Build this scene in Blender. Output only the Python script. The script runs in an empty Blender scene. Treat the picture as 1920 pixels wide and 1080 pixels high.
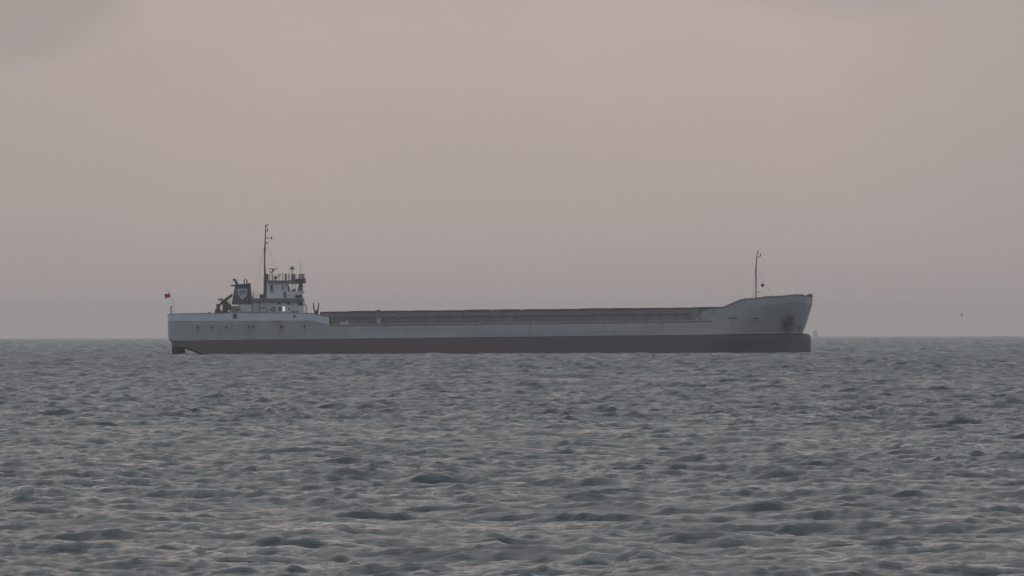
import bpy, bmesh, math, random
import numpy as np
from mathutils import Matrix, Vector

random.seed(7)
SC = bpy.context.scene
COL = SC.collection

# ------------------------------------------------------------------ camera
CAM_H = 3.5                      # eye height above the water, metres
FPX = 1499.75 / 0.0728           # focal length in pixels of a 1920 px wide frame
PITCH = 0.00350
ROLL = -0.0025
cam_d = bpy.data.cameras.new('camera')
cam = bpy.data.objects.new('camera', cam_d)
COL.objects.link(cam)
cam_d.sensor_width = 36.0
cam_d.lens = 36.0 * FPX / 1920.0
cam_d.clip_start = 0.5
cam_d.clip_end = 60000
cam.matrix_world = (Matrix.Translation((0, 0, CAM_H))
                    @ Matrix.Rotation(math.pi / 2 + PITCH, 4, 'X')
                    @ Matrix.Rotation(ROLL, 4, 'Z'))
SC.camera = cam
CAM_M = cam.matrix_world.copy()

# ------------------------------------------------------------------ sky, sun, exposure
SUN_AZ = math.radians(-14)       # left of the view direction (+Y), behind the ship
SUN_EL = math.radians(14)
world = bpy.data.worlds.new('World')
SC.world = world
world.use_nodes = True
wn, wl = world.node_tree.nodes, world.node_tree.links
wn.clear()


def wnode(t, **kw):
    n = wn.new(t)
    for k, v in kw.items():
        setattr(n, k, v)
    return n


def wmath(op, a, b=None, c=None, clamp=False):
    n = wn.new('ShaderNodeMath')
    n.operation = op
    n.use_clamp = clamp
    for i, v in enumerate((a, b, c)):
        if v is None:
            continue
        if isinstance(v, (int, float)):
            n.inputs[i].default_value = v
        else:
            wl.new(v, n.inputs[i])
    return n.outputs[0]


def wmix(f, a, b):
    n = wn.new('ShaderNodeMix')
    n.data_type = 'RGBA'
    for k, v in ((0, f), (6, a), (7, b)):
        if isinstance(v, (int, float)):
            n.inputs[k].default_value = v
        elif isinstance(v, tuple):
            n.inputs[k].default_value = (*v, 1)
        else:
            wl.new(v, n.inputs[k])
    return n.outputs[2]


def wramp(f, stops):
    n = wn.new('ShaderNodeValToRGB')
    r = n.color_ramp
    while len(r.elements) < len(stops):
        r.elements.new(0.5)
    for e, (p, c) in zip(r.elements, stops):
        e.position = p
        e.color = (*c, 1)
    wl.new(f, n.inputs[0])
    return n.outputs[0]


tc = wnode('ShaderNodeTexCoord')
sep = wnode('ShaderNodeSeparateXYZ')
wl.new(tc.outputs['Generated'], sep.inputs[0])
DX, DY, DZ = sep.outputs
nish = wnode('ShaderNodeTexSky')
nish.sky_type = 'NISHITA'
nish.sun_disc = False
nish.sun_elevation = SUN_EL
nish.sun_rotation = SUN_AZ
nish.air_density = 1.5
nish.dust_density = 3.0
nish_s = wn.new('ShaderNodeVectorMath')
nish_s.operation = 'SCALE'
wl.new(nish.outputs[0], nish_s.inputs[0])
nish_s.inputs[3].default_value = 1.0
# the overcast veil: radiance by elevation, pinkish haze low down, grey blue overhead
el = wmath('MAXIMUM', DZ, 0.0)
elq = wmath('POWER', el, 0.5)
veil = wramp(elq, [(0.0, (.372, .331, .324)), (0.07, (.380, .334, .328)), (0.175, (.478, .398, .378)),
                   (0.28, (.62, .535, .515)), (0.42, (.565, .55, .575)), (0.60, (.48, .525, .59)), (1.0, (.45, .50, .57))])
# away from the sun's quarter the veil is cooler and dimmer
az = wmath('ADD', wmath('MULTIPLY', DX, math.sin(SUN_AZ)), wmath('MULTIPLY', DY, math.cos(SUN_AZ)))
azf = wmath('MULTIPLY_ADD', az, 0.5, 0.5, clamp=True)
cool = wramp(elq, [(0.0, (.235, .25, .27)), (0.3, (.30, .325, .36)), (1.0, (.44, .47, .51))])
sky1 = wmix(wmath('POWER', azf, 0.8), cool, veil)
# cloud banks: soft large noise over the whole sky
mp = wnode('ShaderNodeMapping')
mp.inputs['Scale'].default_value = (7, 7, 22)
mp.inputs['Location'].default_value = (2.3, 0.4, 0.35)
wl.new(tc.outputs['Generated'], mp.inputs[0])
nz = wnode('ShaderNodeTexNoise')
nz.inputs['Scale'].default_value = 1.0
nz.inputs['Detail'].default_value = 4.0
wl.new(mp.outputs[0], nz.inputs['Vector'])
cl = wnode('ShaderNodeMapRange')
cl.interpolation_type = 'SMOOTHSTEP'
cl.inputs[1].default_value = 0.52
cl.inputs[2].default_value = 0.72
cl.inputs[3].default_value = 0.0
cl.inputs[4].default_value = 0.35
wl.new(nz.outputs[0], cl.inputs[0])


# cloud banks low in the east: soft grey bodies with a ragged rim
mp2 = wnode('ShaderNodeMapping')
mp2.inputs['Scale'].default_value = (120, 120, 190)
wl.new(tc.outputs['Generated'], mp2.inputs[0])
nz2 = wnode('ShaderNodeTexNoise')
nz2.inputs['Detail'].default_value = 3.0
nz2.inputs['Scale'].default_value = 1.0
wl.new(mp2.outputs[0], nz2.inputs['Vector'])


def cloud(cx, cz, rx, rz, soft, strength, wob):
    u = wmath('DIVIDE', wmath('SUBTRACT', DX, cx), rx)
    v = wmath('DIVIDE', wmath('SUBTRACT', DZ, cz), rz)
    r = wmath('SQRT', wmath('ADD', wmath('MULTIPLY', u, u), wmath('MULTIPLY', v, v)))
    r = wmath('ADD', r, wmath('MULTIPLY_ADD', nz2.outputs[0], wob, -wob * 0.5))
    m = wn.new('ShaderNodeMapRange')
    m.interpolation_type = 'SMOOTHSTEP'
    m.inputs[1].default_value = 1.0 - soft
    m.inputs[2].default_value = 1.0 + soft
    m.inputs[3].default_value = strength
    m.inputs[4].default_value = 0.0
    wl.new(wmath('MULTIPLY', r, wmath('SIGN', DY)), m.inputs[0])
    front = wmath('GREATER_THAN', DY, 0.0)
    return wmath('MULTIPLY', m.outputs[0], front)


# the bank above the stern and the one high over the bow, both reaching on outside the view
c1 = cloud(-0.0520, 0.0315, 0.0178, 0.0088, 0.28, 0.95, 0.40)
c2 = cloud(0.0340, 0.0340, 0.0170, 0.0058, 0.35, 0.60, 0.40)
c3 = cloud(0.0600, 0.0260, 0.0220, 0.0260, 0.70, 0.50, 0.30)
c4 = cloud(-0.0620, 0.0150, 0.0260, 0.0200, 0.80, 0.45, 0.25)
call = wmath('MAXIMUM', wmath('MAXIMUM', c1, c2), wmath('MAXIMUM', c3, c4))
call = wmath('MAXIMUM', call, cl.outputs[0])
sky2 = wmix(call, sky1, (.325, .312, .312))
# uneven haze: faint level streaks
mp3 = wnode('ShaderNodeMapping')
mp3.inputs['Scale'].default_value = (22, 22, 75)
wl.new(tc.outputs['Generated'], mp3.inputs[0])
nz3 = wnode('ShaderNodeTexNoise')
nz3.inputs['Detail'].default_value = 4.0
nz3.inputs['Scale'].default_value = 1.0
wl.new(mp3.outputs[0], nz3.inputs['Vector'])
sky2 = wmix(wmath('MULTIPLY_ADD', nz3.outputs[0], 1.0, -0.36, clamp=True), sky2, (.355, .325, .325))
# below the sea's edge nothing is seen
bg = wnode('ShaderNodeBackground')
# Nishita is physically bright, so the sky as a whole goes through one small strength
SKY_STRENGTH = 0.10
pre = wn.new('ShaderNodeVectorMath')
pre.operation = 'SCALE'
pre.inputs[3].default_value = 1.0 / SKY_STRENGTH
wl.new(sky2, pre.inputs[0])
sky3 = wmix(0.985, nish_s.outputs[0], pre.outputs[0])   # the clear sky behind shows a little through the veil
wl.new(sky3, bg.inputs[0])
bg.inputs[1].default_value = SKY_STRENGTH
wo = wnode('ShaderNodeOutputWorld')
wl.new(bg.outputs[0], wo.inputs[0])

sun_d = bpy.data.lights.new('sun', 'SUN')
sun_d.energy = 0.25
sun_d.angle = math.radians(85)
sun_d.color = (1.0, 0.86, 0.74)
sun = bpy.data.objects.new('sun', sun_d)
COL.objects.link(sun)
sdir = Vector((math.sin(SUN_AZ) * math.cos(SUN_EL), math.cos(SUN_AZ) * math.cos(SUN_EL), math.sin(SUN_EL)))
sun.rotation_euler = sdir.to_track_quat('Z', 'Y').to_euler()
sun.location = (0, 0, 60)

SC.render.engine = 'CYCLES'
SC.view_settings.view_transform = 'Standard'
SC.view_settings.look = 'None'
SC.view_settings.exposure = 0.0
SC.view_settings.gamma = 1.0
SC.view_settings.use_curve_mapping = False
SC.cycles.use_denoising = True
SC.cycles.volume_bounces = 1
SC.cycles.max_bounces = 6
SC.cycles.filter_width = 1.5

# ------------------------------------------------------------------ materials


def material(name, color, rough=0.6, metallic=0.0, var=0.0, var_scale=(1, 1, 1), tint=None, bump=0.0, bump_scale=4.0,
             spec=0.5):
    m = bpy.data.materials.new(name)
    m.use_nodes = True
    nt = m.node_tree
    b = nt.nodes['Principled BSDF']
    b.inputs['Base Color'].default_value = (*color, 1)
    b.inputs['Roughness'].default_value = rough
    b.inputs['Metallic'].default_value = metallic
    b.inputs['Specular IOR Level'].default_value = spec
    if var > 0:
        t = nt.nodes.new('ShaderNodeTexCoord')
        mpn = nt.nodes.new('ShaderNodeMapping')
        mpn.inputs['Scale'].default_value = var_scale
        nt.links.new(t.outputs['Object'], mpn.inputs[0])
        n = nt.nodes.new('ShaderNodeTexNoise')
        n.inputs['Scale'].default_value = 1.0
        n.inputs['Detail'].default_value = 6.0
        n.inputs['Roughness'].default_value = 0.6
        nt.links.new(mpn.outputs[0], n.inputs['Vector'])
        mr = nt.nodes.new('ShaderNodeMapRange')
        mr.inputs[1].default_value = 0.38
        mr.inputs[2].default_value = 0.72
        mr.inputs[3].default_value = 0.0
        mr.inputs[4].default_value = var
        nt.links.new(n.outputs[0], mr.inputs[0])
        mx = nt.nodes.new('ShaderNodeMix')
        mx.data_type = 'RGBA'
        mx.inputs[6].default_value = (*color, 1)
        mx.inputs[7].default_value = (*(tint or tuple(c * 0.5 for c in color)), 1)
        nt.links.new(mr.outputs[0], mx.inputs[0])
        nt.links.new(mx.outputs[2], b.inputs['Base Color'])
        m['mix'] = mx.name
    if bump > 0:
        n = nt.nodes.new('ShaderNodeTexNoise')
        n.inputs['Scale'].default_value = bump_scale
        t2 = nt.nodes.new('ShaderNodeTexCoord')
        nt.links.new(t2.outputs['Object'], n.inputs['Vector'])
        bp = nt.nodes.new('ShaderNodeBump')
        bp.inputs['Strength'].default_value = bump
        bp.inputs['Distance'].default_value = 0.05
        nt.links.new(n.outputs[0], bp.inputs['Height'])
        nt.links.new(bp.outputs[0], b.inputs['Normal'])
    return m


RUST = (.16, .085, .05)
M = {}
M['hull_grey'] = material('hull_grey_paint', (.42, .44, .455), .55, var=.45, var_scale=(.5, .5, .10), tint=(.28, .28, .28),
                          bump=.25, bump_scale=1.1)
M['hull_red'] = material('hull_red_paint', (.142, .105, .108), .6, var=.6, var_scale=(.3, .3, .5), tint=(.11, .10, .115),
                         bump=.2, bump_scale=1.3)
M['bulwark'] = material('bulwark_pale_paint', (.62, .68, .74), .5, var=.4, var_scale=(.7, .7, .25), tint=(.42, .42, .43),
                        bump=.2, bump_scale=1.5)
M['transom'] = material('transom_rusty_paint', (.48, .43, .40), .6, var=.5, var_scale=(1.4, 1.4, .3), tint=(.3, .2, .15))
M['white'] = material('house_white_paint', (.66, .70, .74), .5, var=.35, var_scale=(1.6, 1.6, .5), tint=(.42, .41, .40))
M['pale'] = material('pale_grey_paint', (.50, .53, .56), .5, var=.35, var_scale=(1.5, 1.5, .6), tint=(.33, .31, .3))
M['bright'] = material('clean_white_paint', (.95, .95, .95), .4)
M['coaming'] = material('coaming_grey_paint', (.255, .24, .248), .6, var=.6, var_scale=(.35, .35, .6), tint=(.155, .14, .135))
M['cover'] = material('hatch_cover_paint', (.15, .125, .125), .6, var=.5, var_scale=(.5, .5, 1), tint=(.10, .085, .085))
M['deck'] = material('deck_paint', (.16, .14, .13), .7, var=.5, var_scale=(.5, .5, .5), tint=RUST)
M['dark'] = material('dark_fittings_paint', (.075, .07, .072), .55, var=.4, var_scale=(2, 2, 2), tint=(.11, .07, .05))
M['brown'] = material('rusty_gear_paint', (.11, .08, .075), .65, var=.5, var_scale=(2, 2, 2), tint=(.15, .08, .05))
M['mast'] = material('mast_paint', (.13, .11, .105), .6, var=.4, var_scale=(2, 2, .6), tint=(.18, .11, .08))
M['funnel'] = material('funnel_dark_blue_paint', (.10, .10, .125), .5, var=.4, var_scale=(1, 1, .5), tint=(.07, .065, .07))
M['emblem'] = material('emblem_pale_paint', (.50, .56, .62), .5)
M['emblem_in'] = material('emblem_grey_paint', (.20, .235, .26), .5)
M['black'] = material('black_paint', (.02, .02, .02), .6)
M['ledge'] = material('deck_edge_paint', (.20, .21, .215), .6, var=.4, var_scale=(1, 1, 2))
M['red_flag'] = material('red_bunting', (.42, .035, .03), .8)
M['fire_red'] = material('faded_red_paint', (.23, .09, .08), .6)
M['orange'] = material('lifebuoy_paint', (.30, .13, .08), .6)
M['pane'] = material('dark_window_glass', (.06, .07, .085), .08)
M['bird'] = material('gull_feathers', (.46, .45, .44), .9)
M['far_white'] = material('far_vessel_paint', (.80, .77, .76), .6)

# see-through wheelhouse glass
g = bpy.data.materials.new('clear_window_glass')
g.use_nodes = True
gn, gl = g.node_tree.nodes, g.node_tree.links
gn.clear()
tr = gn.new('ShaderNodeBsdfTransparent')
tr.inputs[0].default_value = (.97, .98, .98, 1)
gs = gn.new('ShaderNodeBsdfGlossy')
gs.inputs['Roughness'].default_value = .02
fr = gn.new('ShaderNodeFresnel')
fr.inputs[0].default_value = 1.45
ms = gn.new('ShaderNodeMixShader')
go = gn.new('ShaderNodeOutputMaterial')
gl.new(fr.outputs[0], ms.inputs[0])
gl.new(tr.outputs[0], ms.inputs[1])
gl.new(gs.outputs[0], ms.inputs[2])
gl.new(ms.outputs[0], go.inputs[0])
M['glass'] = g
lm = material('lit_lamp_glass', (.9, .9, .9), .4)
lb = lm.node_tree.nodes['Principled BSDF']
lb.inputs['Emission Color'].default_value = (1, .97, .95, 1)
lb.inputs['Emission Strength'].default_value = .48
M['lamp'] = lm

# ------------------------------------------------------------------ the sea
EARTH_R = 7.4e6                  # earth radius with refraction


def band_tile(N, L, lam_hi, lam_lo, seed, wind_ang, lam_p, spread):
    """height and choppy offsets of one periodic patch of a wind sea holding wavelengths lam_lo..lam_hi (unit: spectrum S(k)~k^-4)."""
    rng = np.random.default_rng(seed)
    k1 = np.fft.fftfreq(N, d=L / N) * 2 * np.pi
    kx, ky = np.meshgrid(k1, k1, indexing='ij')
    k = np.hypot(kx, ky)
    k[0, 0] = 1e9
    kp = 2 * np.pi / lam_p
    spec = k ** -4.0 * np.exp(-1.25 * (kp / k) ** 2)
    th = np.arctan2(ky, kx) - wind_ang
    d = np.abs(np.cos(th / 2)) ** (2 * spread)
    d = d + 0.02
    lo, hi = 2 * np.pi / lam_hi, 2 * np.pi / lam_lo
    win = 1 / (1 + (lo / k) ** 8) / (1 + (k / hi) ** 8)
    amp = np.sqrt(spec * d * win) * (2 * np.pi / L)
    h0 = amp * (rng.standard_normal((N, N)) + 1j * rng.standard_normal((N, N))) * N * N
    h = np.real(np.fft.ifft2(h0))
    ox = np.real(np.fft.ifft2(1j * kx / k * h0))
    oy = np.real(np.fft.ifft2(1j * ky / k * h0))
    print('band', lam_hi, lam_lo, 'sigma', AMP * h.std(), 'slope', AMP * np.gradient(h, L / N, axis=1).std())
    return [a.astype(np.float32) for a in (h, ox, oy)]


def sample(tile, L, x, y):
    N = tile[0].shape[0]
    u = (x / L * N) % N
    v = (y / L * N) % N
    i0 = np.floor(u).astype(np.int32) % N
    j0 = np.floor(v).astype(np.int32) % N
    fu = (u - np.floor(u)).astype(np.float32)
    fv = (v - np.floor(v)).astype(np.float32)
    i1 = (i0 + 1) % N
    j1 = (j0 + 1) % N
    out = []
    for a in tile:
        out.append((a[i0, j0] * (1 - fu) + a[i1, j0] * fu) * (1 - fv) + (a[i0, j1] * (1 - fu) + a[i1, j1] * fu) * fv)
    return out


WIND = math.radians(-100)        # the waves run towards the shore
AMP = 0.062
GA, GB, GC = 0.52, 1.10, 2.3    # share of the long, middle and short waves
CHOP = 0.6
LA, LB, LC = 307.0, 83.0, 23.0
TA = band_tile(512, LA, 400, 5.0, 11, WIND, 13.0, 5)
TB = band_tile(512, LB, 5.0, 1.3, 12, WIND, 13.0, 4.5)
TC = band_tile(512, LC, 1.3, 0.16, 13, WIND + .37, 13.0, 3)
ROT = 0.37


# the higher crests that stand out of the chop: x, y, half width along the crest, height (metres)
CRESTS = []
for px, py, hw, hp in ((805, 893, 75, 24), (715, 963, 100, 20), (345, 877, 50, 9), (462, 908, 35, 16), (950, 921, 55, 10), (1720, 1000, 75, 16),
                       (1810, 790, 75, 13), (1450, 745, 28, 8), (1770, 735, 28, 6), (1650, 805, 60, 9), (610, 760, 45, 9), (1340, 905, 60, 10),
                       (1130, 915, 55, 9), (1080, 965, 40, 9), (930, 1010, 60, 10), (190, 790, 40, 8), (90, 990, 80, 10), (1560, 930, 45, 8)):
    dd = CAM_H / ((py - 632) / FPX + .001)
    CRESTS.append(((px - 960) / FPX * dd, dd, hw * dd / FPX, hp * dd / FPX))


def sea_points(ang, dist, step):
    x = np.sin(ang) * dist
    y = np.cos(ang) * dist
    c, s = math.cos(ROT), math.sin(ROT)
    def rot(v):
        h, ox, oy = v
        return h, ox * c - oy * s, ox * s + oy * c
    xr, yr = x * c + y * s, -x * s + y * c
    a = sample(TA, LA, x, y)
    b = sample(TB, LB, x + 3.1, y + 7.7)
    cc = rot(sample(TC, LC, xr, yr))
    step = np.maximum(step, 1e-6)
    wa = GA * np.clip(3.6 / step - .3, 0, 1)
    wb = GB * np.clip(2.2 / step - .3, 0, 1)
    wc = GC * np.clip(0.75 / step - .2, 0, 1)
    wb = wb * (1 + .8 * np.clip((dist - 300) / 700, 0, 1))
    # gusts: the short waves are stronger in patches
    g = 0.75 + 0.5 * (0.5 + 0.5 * np.sin(x * .031 + 1.7 * np.sin(y * .011)) * np.sin(y * .023 + 1.3 * np.sin(x * .017)))
    wc = wc * g * (0.85 + 0.15 * np.clip((dist - 200) / 600, 0, 1))   # a little sheltered near the shore
    z = AMP * (a[0] * wa + b[0] * wb + cc[0] * wc)
    ox = AMP * CHOP * (a[1] * wa + 1.5 * b[1] * wb + 1.5 * cc[1] * wc)
    oy = AMP * CHOP * (a[2] * wa + 1.5 * b[2] * wb + 1.5 * cc[2] * wc)
    for cx, cy, hw, hh in CRESTS:
        if abs(dist.min() - cy) > 400 and dist.min() > cy:
            continue
        u = (x - cx) / hw
        v = (y - cy - .3 * hw * np.sin(u * 1.3 + hw) - .12 * hw * np.sin(u * 4.7 + cx)) / (hh * 2.2)
        z = z + hh * (.98 + .09 * np.sin(u * 3.1 + cy) + .05 * np.sin(u * 9.0 + cx)) * np.exp(-u * u) * (np.exp(-v * v) - .35 * np.exp(-(v + 1.9) ** 2 / 1.4))
    x = x + ox
    y = y + oy
    return np.stack([x, y, z - 0.16 - dist ** 2 / (2 * EARTH_R)], axis=-1)


def span(d0, d1, s0, s1):
    """distances from d0 to d1 with a spacing growing from s0 to s1."""
    out, d = [], d0
    while d < d1:
        out.append(d)
        d += s0 + (s1 - s0) * (d - d0) / (d1 - d0)
    return np.array(out + [d1])


HALF = 0.058
verts, faces = [], []
off = 0


def grid(angs, dd):
    global off
    A, D = np.meshgrid(angs, dd)
    st = np.gradient(dd)[:, None]
    col = np.gradient(angs)[None, :]
    step = np.maximum(st, D * np.abs(col) * .8)
    P = sea_points(A, D, step)
    n, m = A.shape
    idx = np.arange(n * m, dtype=np.int32).reshape(n, m) + off
    q = np.stack([idx[:-1, :-1], idx[:-1, 1:], idx[1:, 1:], idx[1:, :-1]], axis=-1).reshape(-1, 4)
    verts.append(P.reshape(-1, 3).astype(np.float32))
    faces.append(q)
    off += n * m


for d0, d1, s0, s1, nc in ((1, 118, .6, 1.5, 120), (118, 480, .14, .30, 360), (480, 1600, .30, 1.0, 260), (1600, 4000, 1.0, 2.0, 220), (4000, 9200, 2.5, 14, 200)):
    grid(np.linspace(-HALF, HALF, nc), span(d0, d1, s0, s1))
coarse = np.concatenate([np.arange(1, 150, 4.0), np.geomspace(152, 9200, 130)])
grid(np.concatenate([np.linspace(HALF, .5, 40), np.linspace(.55, 2 * math.pi - .55, 40), np.linspace(2 * math.pi - .5, 2 * math.pi - HALF, 40)]), coarse)
V = np.concatenate(verts)
Q = np.concatenate(faces)
me = bpy.data.meshes.new('sea')
me.vertices.add(len(V))
me.vertices.foreach_set('co', V.ravel())
me.loops.add(Q.size)
me.loops.foreach_set('vertex_index', Q.ravel().astype(np.int32))
me.polygons.add(len(Q))
me.polygons.foreach_set('loop_start', np.arange(0, Q.size, 4, dtype=np.int32))
me.polygons.foreach_set('use_smooth', np.ones(len(Q), dtype=bool))
me.update(calc_edges=True)
me.validate()
sea = bpy.data.objects.new('sea', me)
COL.objects.link(sea)
sea['kind'] = 'structure'
sea['label'] = 'grey choppy sea reaching to the hazy horizon'
print('sea quads', len(Q), 'z std', float(np.std(V[:, 2])))

wm = bpy.data.materials.new('sea_water')
wm.use_nodes = True
nt = wm.node_tree
b = nt.nodes['Principled BSDF']
b.inputs['Base Color'].default_value = (.034, .064, .076, 1)
b.inputs['Roughness'].default_value = 0.25   # ripples too small to model
b.distribution = 'GGX'
b.inputs['IOR'].default_value = 1.333
t = nt.nodes.new('ShaderNodeTexCoord')
n1 = nt.nodes.new('ShaderNodeTexNoise')
n1.inputs['Scale'].default_value = 1.0
n1.inputs['Detail'].default_value = 8.0
n1.inputs['Roughness'].default_value = 0.74
mpw = nt.nodes.new('ShaderNodeMapping')
mpw.inputs['Scale'].default_value = (2.2, 4.0, 1.0)
nt.links.new(t.outputs['Object'], mpw.inputs[0])
nt.links.new(mpw.outputs[0], n1.inputs['Vector'])
bp = nt.nodes.new('ShaderNodeBump')
bp.inputs['Strength'].default_value = 1.0
bp.inputs['Distance'].default_value = 0.15
nt.links.new(n1.outputs[0], bp.inputs['Height'])
nt.links.new(bp.outputs[0], b.inputs['Normal'])
# cat's paws: streaks of rippled water between slicker ones
mpr = nt.nodes.new('ShaderNodeMapping')
mpr.inputs['Scale'].default_value = (.16, .10, .3)
nt.links.new(t.outputs['Object'], mpr.inputs[0])
n2 = nt.nodes.new('ShaderNodeTexNoise')
n2.inputs['Scale'].default_value = 1.0
n2.inputs['Detail'].default_value = 7.0
n2.inputs['Roughness'].default_value = 0.72
nt.links.new(mpr.outputs[0], n2.inputs['Vector'])
mr = nt.nodes.new('ShaderNodeMapRange')
mr.inputs[1].default_value = 0.36
mr.inputs[2].default_value = 0.62
mr.inputs[3].default_value = 0.17
mr.inputs[4].default_value = 0.46
nt.links.new(n2.outputs[0], mr.inputs[0])
mr.inputs[3].default_value = 0.05
mr.inputs[4].default_value = 0.26
# the wind has roughened the open water more than the lee near the shore
spw = nt.nodes.new('ShaderNodeSeparateXYZ')
nt.links.new(t.outputs['Object'], spw.inputs[0])
mo = nt.nodes.new('ShaderNodeMapRange')
mo.interpolation_type = 'SMOOTHSTEP'
mo.inputs[1].default_value = 120
mo.inputs[2].default_value = 1200
mo.inputs[3].default_value = 0.0
mo.inputs[4].default_value = 0.185
nt.links.new(spw.outputs[1], mo.inputs[0])
ad = nt.nodes.new('ShaderNodeMath')
ad.operation = 'ADD'
nt.links.new(mr.outputs[0], ad.inputs[0])
nt.links.new(mo.outputs[0], ad.inputs[1])
nt.links.new(ad.outputs[0], b.inputs['Roughness'])
me.materials.append(wm)

# ------------------------------------------------------------------ ship frame
SHIP_Y = 1506.0
ROOT_M = (Matrix.Translation((0, SHIP_Y, -SHIP_Y ** 2 / (2 * EARTH_R)))
          @ Matrix.Rotation(-0.0088, 4, 'Y'))
ROOT_I = ROOT_M.inverted()
NEAR = -6.25


def S(px, py, y=NEAR):
    """ship-frame x, z (metres) of a measured outline point at the athwartship offset y."""
    d = CAM_M.to_3x3() @ Vector(((px - 960) / FPX, (540 - py) / FPX, -1))
    o = CAM_M.translation
    k = (SHIP_Y + y - o.y) / d.y
    p = ROOT_I @ (o + d * k)
    return p.x, p.z


PXM = 0.0728


class MB:
    def __init__(self):
        self.bm = bmesh.new()

    def face(self, vs):
        try:
            return self.bm.faces.new(vs)
        except ValueError:
            return None

    def prism(self, pts, y0, y1, taper=None):
        """pts: list of (x, z) outline in ship frame, extruded from y0 to y1."""
        a = [self.bm.verts.new((x, y0, z)) for x, z in pts]
        c = [self.bm.verts.new((x, y1, z)) for x, z in pts]
        self.face(a)
        self.face(c[::-1])
        n = len(pts)
        for i in range(n):
            self.face([a[i], a[(i + 1) % n], c[(i + 1) % n], c[i]])
        return self

    def poly(self, pp, y0, y1):
        ym = y0
        return self.prism([S(px, py, ym) for px, py in pp], y0, y1)

    def box(self, px0, px1, py0, py1, y0, y1):
        x0, z1 = S(px0, py0, y0)
        x1, z0 = S(px1, py1, y0)
        xm, zm = S((px0 + px1) / 2, (py0 + py1) / 2, y0)
        hx, hz = abs(px1 - px0) * PXM / 2, abs(py1 - py0) * PXM / 2
        return self.prism([(xm - hx, zm - hz), (xm + hx, zm - hz), (xm + hx, zm + hz), (xm - hx, zm + hz)], y0, y1)

    def tube(self, pts, r, seg=8, caps=True):
        """pts: list of 3D ship-frame points; r: radius or list."""
        n = len(pts)
        P = [Vector(p) for p in pts]
        rr = r if isinstance(r, (list, tuple)) else [r] * n
        rings = []
        for i in range(n):
            d = (P[min(i + 1, n - 1)] - P[max(i - 1, 0)]).normalized()
            up = Vector((0, 1, 0)) if abs(d.y) < .9 else Vector((1, 0, 0))
            u = d.cross(up).normalized()
            v = d.cross(u)
            rings.append([self.bm.verts.new(P[i] + (u * math.cos(2 * math.pi * k / seg) + v * math.sin(2 * math.pi * k / seg)) * rr[i])
                          for k in range(seg)])
        for i in range(n - 1):
            for k in range(seg):
                self.face([rings[i][k], rings[i][(k + 1) % seg], rings[i + 1][(k + 1) % seg], rings[i + 1][k]])
        if caps:
            self.face(rings[0][::-1])
            self.face(rings[-1])
        return self

    def ptube(self, pp, rpx, y=0.0, seg=8):
        """pp: (px, py) or (px, py, y); radius in photo pixels."""
        pts = []
        for q in pp:
            yy = q[2] if len(q) > 2 else y
            x, z = S(q[0], q[1], yy)
            pts.append((x, yy, z))
        r = [a * PXM for a in rpx] if isinstance(rpx, (list, tuple)) else rpx * PXM
        return self.tube(pts, r, seg)

    def lathe(self, px, y, prof, seg=16):
        """prof: list of (py, radius px), turned about a vertical axis."""
        rings = []
        for py, r in prof:
            x, z = S(px, py, y)
            rings.append([self.bm.verts.new((x + r * PXM * math.cos(2 * math.pi * k / seg), y + r * PXM * math.sin(2 * math.pi * k / seg), z))
                          for k in range(seg)])
        for i in range(len(rings) - 1):
            for k in range(seg):
                self.face([rings[i][k], rings[i][(k + 1) % seg], rings[i + 1][(k + 1) % seg], rings[i + 1][k]])
        self.face(rings[0])
        self.face(rings[-1][::-1])
        return self

    def build(self, name, mat, parent=None, smooth=False, bevel=0.0):
        bm = self.bm
        bmesh.ops.recalc_face_normals(bm, faces=bm.faces[:])
        if bevel > 0:
            bmesh.ops.bevel(bm, geom=bm.edges[:], offset=bevel, segments=2, affect='EDGES', profile=.5, clamp_overlap=True)
        me = bpy.data.meshes.new(name)
        bm.to_mesh(me)
        bm.free()
        if smooth:
            for p in me.polygons:
                p.use_smooth = True
        for mm in (mat if isinstance(mat, (list, tuple)) else [mat]):
            me.materials.append(mm)
        o = bpy.data.objects.new(name, me)
        COL.objects.link(o)
        if parent is not None:
            o.parent = parent
        return o


def thing(o, label, cat, group=None):
    o['label'] = label
    o['category'] = cat
    if group:
        o['group'] = group
    return o


ship = bpy.data.objects.new('cargo_ship', None)
COL.objects.link(ship)
ship.matrix_world = ROOT_M
ship.empty_display_size = 5
thing(ship, 'long low grey cargo ship with dull red underside and white wheelhouse at its stern', 'ship')

# ------------------------------------------------------------------ hull
H = 6.25
z_red = S(1000, 630.8)[1]
z_deck = S(1000, 604.6)[1]
TOP = [(314, 601.5), (585, 600.5), (617, 608.3), (1325, 600.9), (1352, 577.2), (1362, 574.8), (1392, 561.8), (1400, 560.6),
       (1416, 560.3), (1421, 558.8), (1429, 559.0), (1433, 557.0), (1448, 556.5), (1467, 555.5), (1488, 553.2), (1499, 552.8),
       (1511, 554.8), (1523, 556.0)]
topx = np.array([S(a, b_)[0] for a, b_ in TOP])
topz = np.array([S(a, b_)[1] for a, b_ in TOP])


def top_z(x):
    return float(np.interp(x, topx, topz))


def sx(px, y=NEAR):
    return S(px, 620, y)[0]


X_STERN = sx(314)
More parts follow.
